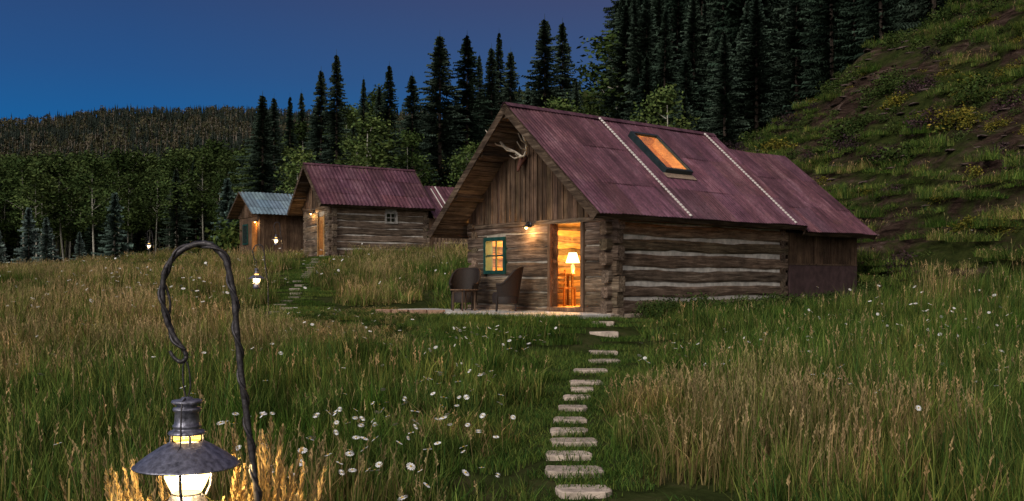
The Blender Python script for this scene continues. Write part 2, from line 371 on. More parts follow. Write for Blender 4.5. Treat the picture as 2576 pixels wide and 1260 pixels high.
scatter('daisies',dc,np.stack([dp[:,0],dp[:,1],T(dp[:,0],dp[:,1])],1),np.stack([R.normal(0,.25,len(dp)),R.normal(0,.25,len(dp)),R.rand(len(dp))*6.28],1),np.stack([q,q,hs],1),R.randint(0,3,len(dp)))

def slab(m,x,y,z,w,d,th,rng,col,sq=.72,jit=.12):
    n=16; pts=[]
    for i in range(n):
        a=2*math.pi*i/n+rng.uniform(-.08,.08); c,s=math.cos(a),math.sin(a)
        k=1/max(abs(c),abs(s))**sq; r=rng.uniform(1-jit,1+jit*.6)*k
        pts.append((x+c*r*w/2*.95,y+s*r*d/2*.95))
    pts=np.array(pts); top=np.c_[pts,np.full(n,z)]; c0=pts.mean(0); ti=np.c_[c0+(pts-c0)*.94,np.full(n,z+.008)]; bot=np.c_[pts,np.full(n,z-th)]
    v=np.concatenate([bot,top,ti]); f=[[i,(i+1)%n,n+(i+1)%n,n+i] for i in range(n)]+[[n+i,n+(i+1)%n,2*n+(i+1)%n,2*n+i] for i in range(n)]
    m.add(v,f,0,col); m.add(ti,[list(range(n))],0,col)
rg=random.Random(5); par=empty('stepping_stone_path'); m=M()
for x,y,w in stonesXY:
    k=rg.uniform(.8,1.15); slab(m,x,y,float(T(x,y))+.03,w*rg.uniform(.95,1.08),.29+.014*max(0,y-11)+rg.uniform(-.03,.04),.1,rg,(k,k*.96,k*.92),.95,.09)
m.build('stones',[stone],parent=par)
par=empty('stepping_stone_path'); m=M()
for i in range(20):
    y=24.5+i*1.0; x=np.interp(y,p2Y,p2X)+rg.uniform(-.16,.16); k=rg.uniform(.4,.65)
    slab(m,x,y,float(T(x,y))+.05,.36,.3,.1,rg,(k,k,k*.95),.9)
m.build('stones',[stone],parent=par)

# ------------------------------------------------------------ trees
def spruce(name,seed,H=15,Rr=2.5,col=(.022,.04,.022),dens=1.0):
    r=np.random.RandomState(seed); m=M()
    tube(m,[(0,0,-1),(0,0,H*.5),(0,0,H)],[H*.011,H*.007,.01],6,0)
    z=H*.03; tr=[];tc=[]; side=r.rand(8)*.4+.78
    while z<H*.99:
        t=z/H; rad=Rr*(1-t)**.88*r.uniform(.66,1.18)+.05; n=int(r.randint(8,13)*dens)
        for b in range(n):
            a=r.rand()*6.283; rr=rad*r.uniform(.5,1.3)*side[int(a/6.2832*8)%8]; d=np.array([math.cos(a),math.sin(a),0]); s=np.array([-d[1],d[0],0])
            zb=z+r.uniform(-.12,.12); k=r.uniform(.45,1.6); nl=max(3,int(4+rr*2.4)); dr=r.uniform(.2,.5)
            for i in range(nl):
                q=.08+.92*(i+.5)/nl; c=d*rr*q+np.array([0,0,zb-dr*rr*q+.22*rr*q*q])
                L=(.14+.22*rr*(1-q*.7)*.6)
                for sg in (-1,1):
                    e=c+d*L*r.uniform(.5,.9)+s*sg*L*r.uniform(.5,1)+np.array([0,0,-L*r.uniform(.1,.8)])
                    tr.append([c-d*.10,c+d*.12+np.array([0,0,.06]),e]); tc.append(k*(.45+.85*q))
        z+=max(.12,.34*(1-t)+.09)
    tr=np.array(tr).reshape(-1,3); nn=len(tr)//3
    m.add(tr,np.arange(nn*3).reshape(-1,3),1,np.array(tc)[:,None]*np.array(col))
    tube(m,[(0,0,H*.96),(0,0,H*1.03)],[.035,.008],4,1,col)
    return m.build(name,[bark_dk,lf],link=False)
def leaves(m,cs,sd,per,size,cols,r,mat):
    n=len(cs)*per; c=np.repeat(cs,per,0)+r.normal(0,1,(n,3))*sd
    u=r.normal(0,1,(n,3)); u/=np.linalg.norm(u,axis=1)[:,None]; w=np.cross(u,r.normal(0,1,(n,3))); w/=np.linalg.norm(w,axis=1)[:,None]
    s=size*(.6+.8*r.rand(n,1)); v=np.stack([c-u*s,c+w*s*.6,c+u*s,c-w*s*.6],1).reshape(-1,3)
    k=np.repeat(r.uniform(.55,1.45,len(cs)),per)[:,None]*(.8+.4*r.rand(n,1)); col=np.array(cols)[r.randint(0,len(cols),n)]*k
    m.add(v,np.arange(n*4).reshape(-1,4),mat,col)
def aspen(name,seed,H=10,cr=1.7,cols=((.065,.105,.034),(.09,.125,.04)),low=.3,ncl=40,per=75,size=.12,tr=.09):
    r=np.random.RandomState(seed); m=M(); bx,by=r.normal(0,.25,2)
    tp=[np.array([bx*math.sin(t*2),by*math.sin(t*2.4),H*.93*t-.3]) for t in np.linspace(0,1,7)]
    tube(m,tp,np.linspace(tr,.02,7),6,0)
    cs=[]
    for i in range(ncl):
        t=r.uniform(0,1); z=H*(low+(1-low)*t); rad=cr*math.sin(math.pi*min(.97,.18+t*.82))**.7
        a=r.rand()*6.28; q=rad*math.sqrt(r.rand()); cs.append((q*math.cos(a),q*math.sin(a),z))
        if i%3==0: 
            zt=z-q*.8-.2; tube(m,[(bx*.5,by*.5,max(zt,H*.25)),(q*math.cos(a)*.5,q*math.sin(a)*.5,max(zt,H*.25)*.5+z*.5),cs[-1]],[.035,.02,.008],4,0,cap=False)
    leaves(m,np.array(cs),np.array([.34,.34,.28])*cr/1.5,per,size,cols,r,1)
    return m.build(name,[bark_lt,lf],link=False)
def bush(name,seed,cols,size=.07,h=1.2,w=.9,ncl=22,per=45):
    r=np.random.RandomState(seed); m=M(); cs=[]
    for i in range(ncl):
        a=r.rand()*6.28; q=w*math.sqrt(r.rand()); z=h*r.uniform(.15,1)*(1-.4*(q/w)**2); cs.append((q*math.cos(a),q*math.sin(a),z))
        if i%2==0: tube(m,[(0,0,-.1),(q*.5*math.cos(a),q*.5*math.sin(a),z*.6),cs[-1]],[.02,.012,.005],4,0,cap=False)
    leaves(m,np.array(cs),np.array([.24,.24,.17]),per,size,cols,r,1)
    return m.build(name,[bark_dk,lf],link=False)
sp=[spruce('spruce_form_%d'%i,i+1,15,[3.0,3.5,2.6,3.2][i],(.030,.048,.036)) for i in range(4)]
bs_=spruce('blue_spruce_form',9,5,1.5,(.09,.13,.12),1.2)
ap=[aspen('aspen_form_%d'%i,i+1) for i in range(4)]
ap2=[aspen('tall_aspen_form_%d'%i,i+21,14,1.7,((.048,.078,.028),(.068,.10,.033)),.42,36,62,.15,.10) for i in range(3)]
yb=[bush('yellow_bush_%d'%i,i,((.15,.14,.025),(.09,.11,.025),(.19,.16,.03))) for i in range(2)]
gb=[bush('green_bush_%d'%i,i+5,((.06,.085,.025),(.035,.06,.018))) for i in range(2)]
pb=[bush('purple_bush_0',12,((.055,.035,.04),(.035,.025,.03)))]
def place(name,src,x,y,ztop=None,H=None,wide=1.0,z=None,h0=15):
    o=bpy.data.objects.new(name,src.data); z0=float(T(x,y)) if z is None else z
    s=((ztop-z0) if ztop else H)/h0; o.location=(x,y,z0-.2); o.scale=(s*wide,s*wide,s); o.rotation_euler=(0,0,random.uniform(0,6.28)); scene.collection.objects.link(o)
for i,(x,y,zt,wd) in enumerate([(-15.5,61,13.9,1.2),(-16.0,66,14.7,.8),(-18.1,80,17.4,.7),(-18,84,18.5,.6),(-14.0,72,17.8,.95),(-15.7,78,16.2,.7),(-11.8,66,17.6,.85),(-12.6,78,15.0,.75),(-12.7,84,19.7,.6),(-10,74,17.0,.8),(-9,72,18.2,.9),(-6.7,66,16.2,1.0),(-6.2,76,16.8,.8),(-5.0,68,19.4,1.2),(-4.3,76,16.6,.8),(-3.2,70,19.9,1.05),(-2.6,78,20.3,.7),(-1.5,72,19.5,.85),(-1.0,76,21.6,.7),(-.1,72,19.2,.9),(.9,80,15.2,.8),(2.4,72,21.6,1.1),(1.8,78,18.2,.7),(3.9,76,22.4,.9),(4.6,70,16.6,.85),(8.6,74,23.2,1.1),(7.4,78,18,.8),(9.6,70,22.6,1.0),(11.1,74,24.4,1.0),(12.6,68,22,1.0),(8.8,64,17,1.1),(11,62,16.5,1.1),(13,60,17.5,1.1),(15.2,61,20,1.1),(17.4,60,21,1.1),(10.2,58,13.5,1.0)]):
    place('spruce_tree',sp[i%4],x,y,zt,wide=wd*1.12)
for x,y,h in ((-32.5,66,4.4),(-30.6,64.5,3.6),(-25.5,63,4.6),(-34.5,66,3.0),(-28.2,64,2.4),(-17.4,60,4.6),(-16.6,58,3.4)): place('blue_spruce_tree',bs_,x,y,H=h,h0=5)
for i,(x,y,zt,wd,l) in enumerate([(-12.4,58,10.0,1.1,1),(-11.2,54,7.6,1.1,1),(-8.4,60,12.2,1.25,0),(-6.6,62,11.6,1.0,0),(-9.9,62,11.3,1.0,0),(1.4,66,13.6,1.2,0),(3.2,66,14.4,1.3,0),(6.0,72,14,1.2,0),(7.4,76,21.0,1.5,0),(5.5,72,15.0,1.0,0),(7.3,47,11.4,.95,1),(0,64,12.2,1.1,0),(-2.6,62,11,1.2,0)]):
    place('aspen_tree',ap[i%4],x,y,zt,wide=wd*1.25,h0=10)
def forest(name,cl,A,B,sc,idx,zf=T):
    n=len(A); scatter(name,cl,np.stack([A,B,zf(A,B)-.3],1),np.stack([R.normal(0,.02,n),R.normal(0,.02,n),R.rand(n)*6.28],1),sc,idx)
spc=coll('spruce_forms',sp); apc=coll('aspen_forms',ap2)
A,B=grid(7,75,53,122,3.3,False); k=(A<B*.62+6)&(A>9+(B-62)*.04)&((B>62)|(A>18)); A=A[k];B=B[k]; s=R.uniform(.8,1.5,len(A))*np.where(B<62,.7,1); s=np.where(A<13,s*.75,s); forest('spruce_forest',spc,A,B,np.stack([s*.9,s*.9,s],1),R.randint(0,4,len(A)))
A,B=grid(-34,8,84,112,3.6,False); s=R.uniform(.4,.62,len(A))*np.where(A>-20,.58,.95); forest('spruce_forest',spc,A,B,np.stack([s*1.2,s*1.2,s],1),R.randint(0,4,len(A)))
A,B=grid(-90,-17,70,128,2.9,False); k=(A>-B*.62-3); A=A[k];B=B[k]; s=.0715*(B*.125-.9+R.uniform(-1.8,.9,len(B))); s=s*np.where(A>-24,.85,1); forest('aspen_forest',apc,A,B,np.stack([s*1.45,s*1.45,s],1),R.randint(0,3,len(A)))
A,B=grid(-88,-18,68,120,7,False); s=R.uniform(.35,.66,len(A))*np.interp(B,[68,120],[.8,1.15]); forest('spruce_forest',spc,A,B,np.stack([s*1.1,s*1.1,s],1),R.randint(0,4,len(A)))
bc=coll('bush_forms',gb+pb+yb)   # order: green0 green1 purple0 yellow0 yellow1
A,B=grid(-16,9,56,66,1.8,False); s=R.uniform(1.2,2.4,len(A)); forest('understorey_shrubs',bc,A,B,np.stack([s,s,s],1),R.randint(0,2,len(A)))
A,B=grid(8,36,26,53,.90,False); f=fbm(A*.25,B*.25,50); k=hillf(A,B)&((f>.46)|(R.rand(len(A))<.35)); A=A[k];B=B[k]; f=f[k]
low=ss(44,36,B)*ss(12,16,A-.35*(B-36)); idx=np.where(R.rand(len(A))<.12+.50*low,3+R.randint(0,2,len(A)),R.randint(0,2,len(A))); idx=np.where(R.rand(len(A))<.16,2,idx)
s=R.uniform(.18,.55,len(A))+.45*(f>.52)*R.rand(len(A)); forest('hillside_shrubs',bc,A,B,np.stack([s,s,s*.8],1),idx)
rockm=simple('shale_rock',(.12,.085,.075),.95,6,.5)
def rock(i):
    r=np.random.RandomState(i); m=M(); n=7; v=[]
    for a in range(4):
        t=a/3; rr=[.8,1,.75,.15][a]
        for b in range(n): an=b*6.283/n; v.append((rr*math.cos(an)*r.uniform(.7,1.2),rr*.6*math.sin(an)*r.uniform(.7,1.2),t*.5*r.uniform(.8,1.1)-.1))
    f=[[a*n+b,a*n+(b+1)%n,(a+1)*n+(b+1)%n,(a+1)*n+b] for a in range(3) for b in range(n)]
    m.add(v,f,0,(1,1,1)); return m.build('rock_form_%d'%i,[rockm],link=False)
rc=coll('rock_forms',[rock(i) for i in range(3)])
A,B=grid(10,34,30,51,.6,False); k=hillf(A,B)&(fbm(A*.3,B*.3,77)<.5)&(R.rand(len(A))<.7); A=A[k];B=B[k]; s=R.uniform(.05,.34,len(A)); forest('hillside_rocks',rc,A,B,np.stack([s*1.4,s,s*.6],1),R.randint(0,3,len(A)),lambda a,b:T(a,b)+.27)
def fart(i):
    r=np.random.RandomState(i+90); m=M(); H=11
    if i<2:
        tube(m,[(0,0,0),(0,0,H*.9)],[.25,.1],4,0,(1,1,1),False)
        cs=np.stack([r.normal(0,1.1,7),r.normal(0,1.1,7),r.uniform(5,10,7)],1); leaves(m,cs,np.array([.8,.8,.7]),7,.9,((.085,.078,.05),(.06,.065,.036)),r,1)
    elif i==2:
        tube(m,[(0,0,0),(0,0,H*.85)],[.32,.08],4,0,(1,1,1),False); tube(m,[(0,0,5),(1.0,.5,7)],[.12,.05],3,0,(1,1,1),False)
        cs=np.stack([r.normal(0,.9,3),r.normal(0,.9,3),r.uniform(3,7,3)],1); leaves(m,cs,np.array([.8,.8,.7]),6,.8,((.08,.07,.05),),r,1)
    else:
        for z in np.arange(1,H+1,.9):
            q=1.9*(1-z/(H+1.6)); 
            for b in range(7): a=r.rand()*6.28; m.add([(0,0,z+.9),(q*math.cos(a-.45),q*math.sin(a-.45),z-.4),(q*1.2*math.cos(a),q*1.2*math.sin(a),z-.7),(q*math.cos(a+.45),q*math.sin(a+.45),z-.4)],[[0,1,2,3]],1,np.array([.030,.040,.034])*r.uniform(.6,1.4))
    return m.build('far_tree_form_%d'%i,[bark_far,lf],link=False)
fc=coll('far_tree_forms',[fart(i) for i in range(5)])
A,B=grid(-680,-60,420,930,6.2,False); k=(A>-B*.62-20); A=A[k];B=B[k]; s=R.uniform(.6,1.0,len(A))*np.where(B>860,.75,1); f=fbm(A*.01,B*.01,6)
idx=np.where(f+R.normal(0,.1,len(A))>.52,R.randint(3,5,len(A)),R.randint(0,4,len(A))); forest('distant_forest',fc,A,B,np.stack([s,s,s],1),idx,D)

# ------------------------------------------------------------ cabin building
def panels(w0,w1,h0,h1,ops):
    xs=sorted({w0,w1,*[o[0] for o in ops],*[o[1] for o in ops]}); zs=sorted({h0,h1,*[o[2] for o in ops],*[o[3] for o in ops]})
    out=[]
    for a,b in zip(xs[:-1],xs[1:]):
        for c,d in zip(zs[:-1],zs[1:]):
            mx,mz=(a+b)/2,(c+d)/2
            if any(o[0]<mx<o[1] and o[2]<mz<o[3] for o in ops): continue
            out.append((a,b,c,d))
    return out
def log(m,ax,a0,a1,o,zc,hw,hh,mat,col,rng):
    n=max(2,int((a1-a0)/.3)+1); vs=[]
    cs=[(-1,-.6),(-.78,-1),(.78,-1),(1,-.6),(1,.6),(.78,1),(-.78,1),(-1,.6)]
    ph=rng.uniform(0,9); tl=rng.uniform(-.014,.014)
    for i in range(n):
        t=a0+(a1-a0)*i/(n-1); jz=.016*math.sin(t*1.7+ph)+rng.uniform(-.009,.009)+tl*(i/(n-1)-.5)*2; js=1+rng.uniform(-.08,.08)
        for cy,cz in cs:
            oo=o+cy*hw*(1+rng.uniform(-.09,.09)); zz=zc+jz+cz*hh*js
            vs.append((t,oo,zz) if ax==0 else (oo,t,zz))
    f=[[i*8+j,i*8+(j+1)%8,(i+1)*8+(j+1)%8,(i+1)*8+j] for i in range(n-1) for j in range(8)]
    m.add(vs,f,mat,col); m.add(vs[:8],[list(range(8))],mat,col); m.add(vs[-8:],[list(range(8))],mat,col)
def slope_xf(r,e):
    dy,dz=e[0]-r[0],e[1]-r[1]; Ls=math.hypot(dy,dz); ty,tz=dy/Ls,dz/Ls
    ny,nz=-tz,ty
    if nz<0: ny,nz=-ny,-nz
    def xf(v): 
        v=np.asarray(v,float); return np.stack([v[:,0],r[0]+v[:,1]*ty+v[:,2]*ny,r[1]+v[:,1]*tz+v[:,2]*nz],1)
    return xf,Ls
def roof(par,r,e,x0,x1,hole=None,mat=None,seed=0,corr=.1,tone=1.0):
    rng=random.Random(seed); xf,Ls=slope_xf(r,e); m=M()
    nc=int((x1-x0)/corr*6); sheets=.66; rows=[0,Ls*.36,Ls*.36,Ls*.73,Ls*.73,Ls+.06]
    tones={}
    for ri in range(3):
        s0,s1=rows[ri*2]-(.05 if ri else 0),rows[ri*2+1]
        nsub=8; ss_=np.linspace(s0,s1,nsub+1); xx=np.linspace(x0,x1,nc+1)
        off=.015*np.cos((xx-x0)/corr*2*np.pi)+.015+(2-ri)*-.005+.006*((np.floor((xx-x0)/sheets)%2))
        wob=.010*np.sin(xx*2.1+ri)
        v=[]
        for s_ in ss_:
            lift=.014*(s_-s0)/(s1-s0)
            v.append(np.stack([xx,np.full(nc+1,s_)+.014*np.sin(np.floor((xx-x0)/sheets)*7.3+ri),off+wob+lift],1))
        v=xf(np.concatenate(v)); f=[];c=[]
        for j in range(nsub):
            sm=(ss_[j]+ss_[j+1])/2
            for i in range(nc):
                xm=(xx[i]+xx[i+1])/2
                if hole and hole[0]-.01<xm<hole[1]+.01 and hole[2]-.1<sm<hole[3]+.1: continue
                key=(ri,int((xm-x0)/sheets)); 
                if key not in tones: k=rng.uniform(.72,1.25)*tone; tones[key]=(k*rng.uniform(.95,1.05),k,k*rng.uniform(.92,1.12))
                f.append([j*(nc+1)+i,j*(nc+1)+i+1,(j+1)*(nc+1)+i+1,(j+1)*(nc+1)+i]); c.append(tones[key])
        m.add(v,f,0,np.array(c))
    m.build('roof_metal',[mat or roof_m],True,parent=par)
    m=M()
    for a,b,c,d in panels(x0+.02,x1-.02,0,Ls,[hole] if hole else []): box(m,(a,c,-.05),(b,d,-.012),0,(.8,.75,.7),xf)
    s=0
    while s<Ls-.14:
        t=rng.uniform(.5,1.1)
        if not(hole): box(m,(x0+.025,s+.008,-.068),(x1-.03,s+.14,-.052),0,(t,t*.95,t*.9),xf)
        else: box(m,(x0+.025,s+.008,-.068),(.1,s+.14,-.052),0,(t,t*.95,t*.9),xf)
        s+=.15
    m.build('roof_deck',[wX],parent=par)
    return xf,Ls
def boards_gable(m,x,y0,y1,zb,ridge,eR,eL,rng,mat=0,bw=.17,ops=()):
    def top(y): 
        return (ridge[1]+(y-ridge[0])*(eR[1]-ridge[1])/(eR[0]-ridge[0]) if y<ridge[0] else ridge[1]+(y-ridge[0])*(eL[1]-ridge[1])/(eL[0]-ridge[0]))-.10
    y=y0
    while y<y1-.02:
        w=min(bw*rng.uniform(.8,1.2),y1-y); a,b=y+.006,y+w-.006; t=rng.uniform(.5,1.4); dx=rng.uniform(-.008,.008)
        za,zb2=top(a),top(b)
        if min(za,zb2)>zb+.02:
            v=[(x+dx,a,zb),(x+dx+.03,a,zb),(x+dx+.03,b,zb),(x+dx,b,zb),(x+dx,a,za),(x+dx+.03,a,za),(x+dx+.03,b,zb2),(x+dx,b,zb2)]
            m.add(v,BF,mat,(t,t*rng.uniform(.92,1),t*rng.uniform(.85,1)))
        if rng.random()<.6 and top(b)>zb+.1:
            v=[(x-.03,b-.02,zb+.002),(x-.010,b-.02,zb+.002),(x-.010,b+.025,zb+.002),(x-.03,b+.025,zb+.002),(x-.03,b-.02,top(b)-.03),(x-.010,b-.02,top(b)-.03),(x-.010,b+.025,top(b+.025)-.03),(x-.03,b+.025,top(b+.025)-.03)]
            m.add(v,BF,mat,(t*1.1,t*1.05,t*1.0))
        y+=w
    pts=[(x+.045,y0,zb),(x+.045,y1,zb),(x+.045,y1,top(y1)),(x+.045,ridge[0],top(ridge[0])),(x+.045,y0,top(y0))]
    m.add(pts,[[0,1,2,3,4]],mat,(.3,.3,.3))
def cabin(name,loc3,rz,L,S,zg,zt,zb,ridge,eR,eL,oh,back,ops_front=(),ops_side=(),hole=None,seed=1,courses=6,corr=.1,ch=chink,lw=.13,cs_=.2,cf=.06):
    par=empty(name,loc3,rz); rng=random.Random(seed)
    H=zt-zg; p=H/courses
    m=M()
    def seg(a0,a1,z,hh,ops):
        cuts=[(a0,a1)]
        for o in ops:
            if o[2]-hh*.6<z<o[3]+hh*.6:
                n=[]
                for a,b in cuts:
                    if o[0]>=b or o[1]<=a: n.append((a,b)); continue
                    if o[0]-a>.05: n.append((a,o[0]))
                    if b-o[1]>.05: n.append((o[1],b))
                cuts=n
        return cuts
    for k in range(courses):
        hh=p*(.5-cs_*rng.uniform(.25,.7)); z=zg+p*(k+.5)
        t=rng.uniform(.6,1.25); col=(t,t*rng.uniform(.93,1.02),t*rng.uniform(.85,1.0))
        ex=rng.uniform(.1,.2)
        for a,b in seg(-ex,S+ex*.7,z,hh,ops_side): log(m,0,a,b,lw*.8,z,lw*.8,hh,0,col,rng)
        log(m,0,0,S,L-lw*.8,z,lw*.8,hh,0,col,rng)
    for k in range(courses+1):
        z=zg+p*k; hh=p*(.5-cf*rng.uniform(.3,.8))
        if k==0: z+=p*.25;hh*=.5
        t=rng.uniform(.6,1.15); col=(t,t*rng.uniform(.93,1.02),t*rng.uniform(.85,1.0)); ex=rng.uniform(.1,.2)
        for a,b in seg(-ex,L+ex,z,hh,ops_front): log(m,1,a,b,lw*.8,z,lw*.8,hh,1,col,rng)
        log(m,1,0,L,S-lw*.8,z,lw*.8,hh,1,col,rng)
    m.build('log_walls',[wX,wY],parent=par)
    m=M()
    for a,b,c,d in panels(.06,L-.06,zg-.2,zt,[o for o in ops_front]): box(m,(.05,a,c),(.16,b,d),0,(.7,.66,.6))
    for a,b,c,d in panels(.165,S-.165,zg-.2,zt,[o for o in ops_side]): box(m,(a,.035,c),(b,.16,d),0)
    box(m,(.165,L-.16,zg-.2),(S-.165,L-.035,zt)); box(m,(S-.16,.06,zg-.2),(S-.035,L-.06,zt))
    m.build('chinking',[ch],parent=par)
    m=M(); boards_gable(m,-.03,-.02,L+.02,zb,ridge,eR,eL,rng); boards_gable(m,S-.02,-.02,L+.02,zt,ridge,eR,eL,rng)
    box(m,(-.045,-.05,zb-.10),(.20,L+.05,zb-.003),1,(.8,.75,.7))
    box(m,(-.1,-.02,zt+.005),(S,.18,zt+.14),2,(.75,.7,.65)); box(m,(-.1,L-.18,zt+.005),(S,L+.02,zt+.14),2,(.75,.7,.65))
    m.build('gable_boards',[wZ,wY,wX],parent=par)
    xfR,LR=roof(par,ridge,eR,-oh,back,hole,seed=seed,corr=corr)
    xfL,LL=roof(par,ridge,eL,-oh,back,None,seed=seed+5,corr=corr)
    m=M()
    for xf,Ls in ((xfR,LR),(xfL,LL)):
        for x in (-oh-.03,back+.0): box(m,(x,.0,-.17),(x+.035,Ls+.05,-.002),0,(.5,.45,.4),xf)
        box(m,(-oh+.01,Ls-.01,-.14),(back-.01,Ls+.03,-.008),1,(.5,.45,.4),xf)
        for s in (Ls*.33,Ls*.66): box(m,(-oh+.04,s,-.19),(-.05,s+.11,-.07),1,(.7,.65,.6),xf)
    box(m,(-oh+.04,ridge[0]-.07,ridge[1]-.32),(-.05,ridge[0]+.07,ridge[1]-.12),1,(.7,.65,.6))
    m.build('fascia_and_purlins',[wY,wX],parent=par)
    m=M(); 
    for xf in (xfR,xfL): box(m,(-oh-.02,-.01,.040),(back+.02,.13,.046),0,(.9,.9,.9),xf)
    m.build('ridge_cap',[roof_m],parent=par)
    return par,xfR,LR,rng

def window(par,side,a0,a1,z0,z1,fm=green,name='window'):
    m=M(); t=.055
    def b(p,q,z_0,z_1,o0,o1,mat):
        if side=='front': box(m,(o0,p,z_0),(o1,q,z_1),mat)
        else: box(m,(p,o0,z_0),(q,o1,z_1),mat)
    b(a0-.03,a0+t,z0-.03,z1+.03,-.04,.19,0); b(a1-t,a1+.03,z0-.03,z1+.03,-.04,.19,0); b(a0+t,a1-t,z1-t,z1+.03,-.038,.19,0); b(a0+t,a1-t,z0-.03,z0+t,-.055,.19,0)
    mm=(a0+a1)/2; zm=(z0+z1)/2
    b(mm-.02,mm+.02,z0+t,z1-t,.02,.05,0); b(a0+t,a1-t,zm-.02,zm+.02,.024,.046,0)
    o=.056; q=[(o,a0+t,z0+t),(o,a1-t,z0+t),(o,a1-t,z1-t),(o,a0+t,z1-t)]
    if side!='front': q=[(b_,a_,c_) for a_,b_,c_ in q]
    m.add(q,[[0,1,2,3]],1)
    m.build(name,[fm,glass],parent=par)
def plight(name,par,loc3,e,col,r=.04):
    l=bpy.data.lights.new(name,'POINT'); l.energy=e; l.color=col; l.shadow_soft_size=r
    o=bpy.data.objects.new(name,l); o.location=loc3; scene.collection.objects.link(o); o.parent=par; return o
def sconce(par,y,z,e):
    m=M(); box(m,(-.075,y-.06,z-.03),(-.045,y+.06,z+.1),0)
    tube(m,[(-.06,y,z+.05),(-.13,y,z+.09),(-.17,y,z+.05)],.012,6,0)
    lathe(m,[(.02,.05),(.03,.03),(.10,-.03),(.105,-.035)],18,0,c=(-.17,y,z))
    lathe(m,[(.001,.01),(.03,-.01),(.035,-.05),(.001,-.08)],12,1,c=(-.17,y,z))
    m.build('wall_sconce',[iron,em_bulb],True,parent=par)
    plight('sconce_light',par,(-.2,y,z-.13),e,(1,.56,.2),.04)

# --- main cabin
L,S=4.95,6.3
rid=(2.5,6.15); eR=(-.46,3.53); eL=(5.5,3.33)
door=(.93,1.93,1.50,3.46); win=(3.6,4.38,2.32,3.16)
skyl=(2.62,3.45,.78,2.20)
main,xfR,LR,rng=cabin('log_cabin',(C[0],C[1],0),PHI,L,S,1.36,3.42,3.52,rid,eR,eL,.92,6.5,[door,win],[],skyl,seed=3,courses=6,cs_=.27)
window(main,'front',*win)
m=M()
box(m,(-.05,door[0]-.09,1.46),(.19,door[0],3.42),0); box(m,(-.05,door[1],1.46),(.19,door[1]+.09,3.42),0,(1.1,1,.9)); box(m,(-.06,door[0]-.1,1.44),(.22,door[1]+.1,1.52),0,(1.5,1.4,1.3))
box(m,(.2,.96,1.54),(1.1,1.0,3.4),1,(.8,.7,.6))
m.build('door_frame_and_door',[wZ,wP],parent=main)
m=M()
box(m,(.17,.17,1.38),(S-.17,L-.17,1.5),0,(.8,.7,.6))
for a,b,c,d in panels(.17,L-.17,1.5,3.56,[door,win]): box(m,(.17,a,c),(.19,b,d),0)
z=1.5
while z<3.5:
    k=rng.uniform(.8,1.15); box(m,(.2,L-.2,z+.006),(S-.2,L-.175,z+.19),0,(k,k,k)); box(m,(S-.2,.2,z+.006),(S-.175,L-.2,z+.19),0,(k,k,k)); z+=.2
box(m,(.2,.17,1.5),(S-.2,.19,3.5),0)
m.build('interior_walls_and_floor',[wP],parent=main)
m=M(); 
for a,b,c,d in panels(.1,S-.1,.1,LR-.5,[skyl]): box(m,(a,c,-.10),(b,d,-.085),0,(1,1,1),xfR)
xfL,LL=slope_xf(rid,eL); box(m,(.1,.1,-.10),(S-.1,LL-.5,-.085),0,(1,1,1),xfL)
m.build('ceiling_boards',[wP],parent=main)
m=M(); tx,ty=2.1,3.55
box(m,(tx-.35,ty-.45,2.25),(tx+.35,ty+.45,2.30),0,(.5,.4,.3))
for a in (-.3,.3):
    for b in (-.4,.4): box(m,(tx+a-.025,ty+b-.025,1.5),(tx+a+.025,ty+b+.025,2.25),0,(.5,.4,.3))
for cx_,cy_ in ((1.35,2.95),):
    box(m,(cx_-.2,cy_-.2,1.92),(cx_+.2,cy_+.2,1.96),0,(.5,.35,.25))
    for a in (-.18,.18):
        for b in (-.18,.18): box(m,(cx_+a-.02,cy_+b-.02,1.5),(cx_+a+.02,cy_+b+.02,1.92 if b<0 else 2.4),0,(.5,.35,.25))
    for zz in (2.05,2.18,2.31): box(m,(cx_-.16,cy_+.165,zz),(cx_+.16,cy_+.185,zz+.05),0,(.5,.35,.25))
m.build('table_and_chair',[wP],parent=main)
m=M(); lathe(m,[(.001,2.30),(.07,2.30),(.03,2.35),(.06,2.43),(.05,2.51),(.012,2.55),(.012,2.7)],16,0,(1,1,1),(tx,ty-.1,0)); lathe(m,[(.18,2.58),(.10,2.84)],20,1,(1,1,1),(tx,ty-.1,0))
m.build('table_lamp',[bone,em_shade],True,parent=main)
m=M(); box(m,(tx-.22,L-.235,2.75),(tx+.3,L-.2,3.2),0,(.4,.3,.2)); box(m,(tx-.17,L-.24,2.8),(tx+.25,L-.236,3.15),1); m.build('picture_frame',[wP,bone],parent=main)
plight('lamp_light',main,(tx-.1,ty-.5,2.95),620,(1,.50,.12),.12)
plight('room_fill_light',main,(1.3,2.1,3.6),640,(1,.52,.14),.15)  # added point light without a fixture, brightens the room seen through the door
plight('room_fill_light',main,(4.4,2.5,3.9),90,(1,.6,.28),.15)  # second added room light, no fixture
sconce(main,2.62,3.40,26)
m=M(); ax,ay,az=-.06,2.78,4.92
tube(m,[(ax,ay,az+.12),(ax-.1,ay,az+.05),(ax-.2,ay,az-.12),(ax-.24,ay,az-.24)],[.07,.085,.05,.03],8,1)
for s in (-1,1):
    b=[(ax-.08,ay+s*.05,az+.13),(ax-.14,ay+s*.2,az+.24),(ax-.3,ay+s*.38,az+.36),(ax-.48,ay+s*.46,az+.55),(ax-.55,ay+s*.40,az+.78)]
    tube(m,b,[.032,.030,.028,.024,.010],6,0)
    for (i,dv,l) in ((0,(-.6,s*.1,-.2),.34),(1,(-.8,s*.2,.1),.38),(2,(-.85,s*.3,.2),.38),(3,(-.7,s*.5,.3),.3)):
        p=np.array(b[i]); d=np.array(dv); d/=np.linalg.norm(d); tube(m,[p,p+d*l*.6,p+d*l+np.array([0,0,.11])],[.024,.019,.007],5,0)
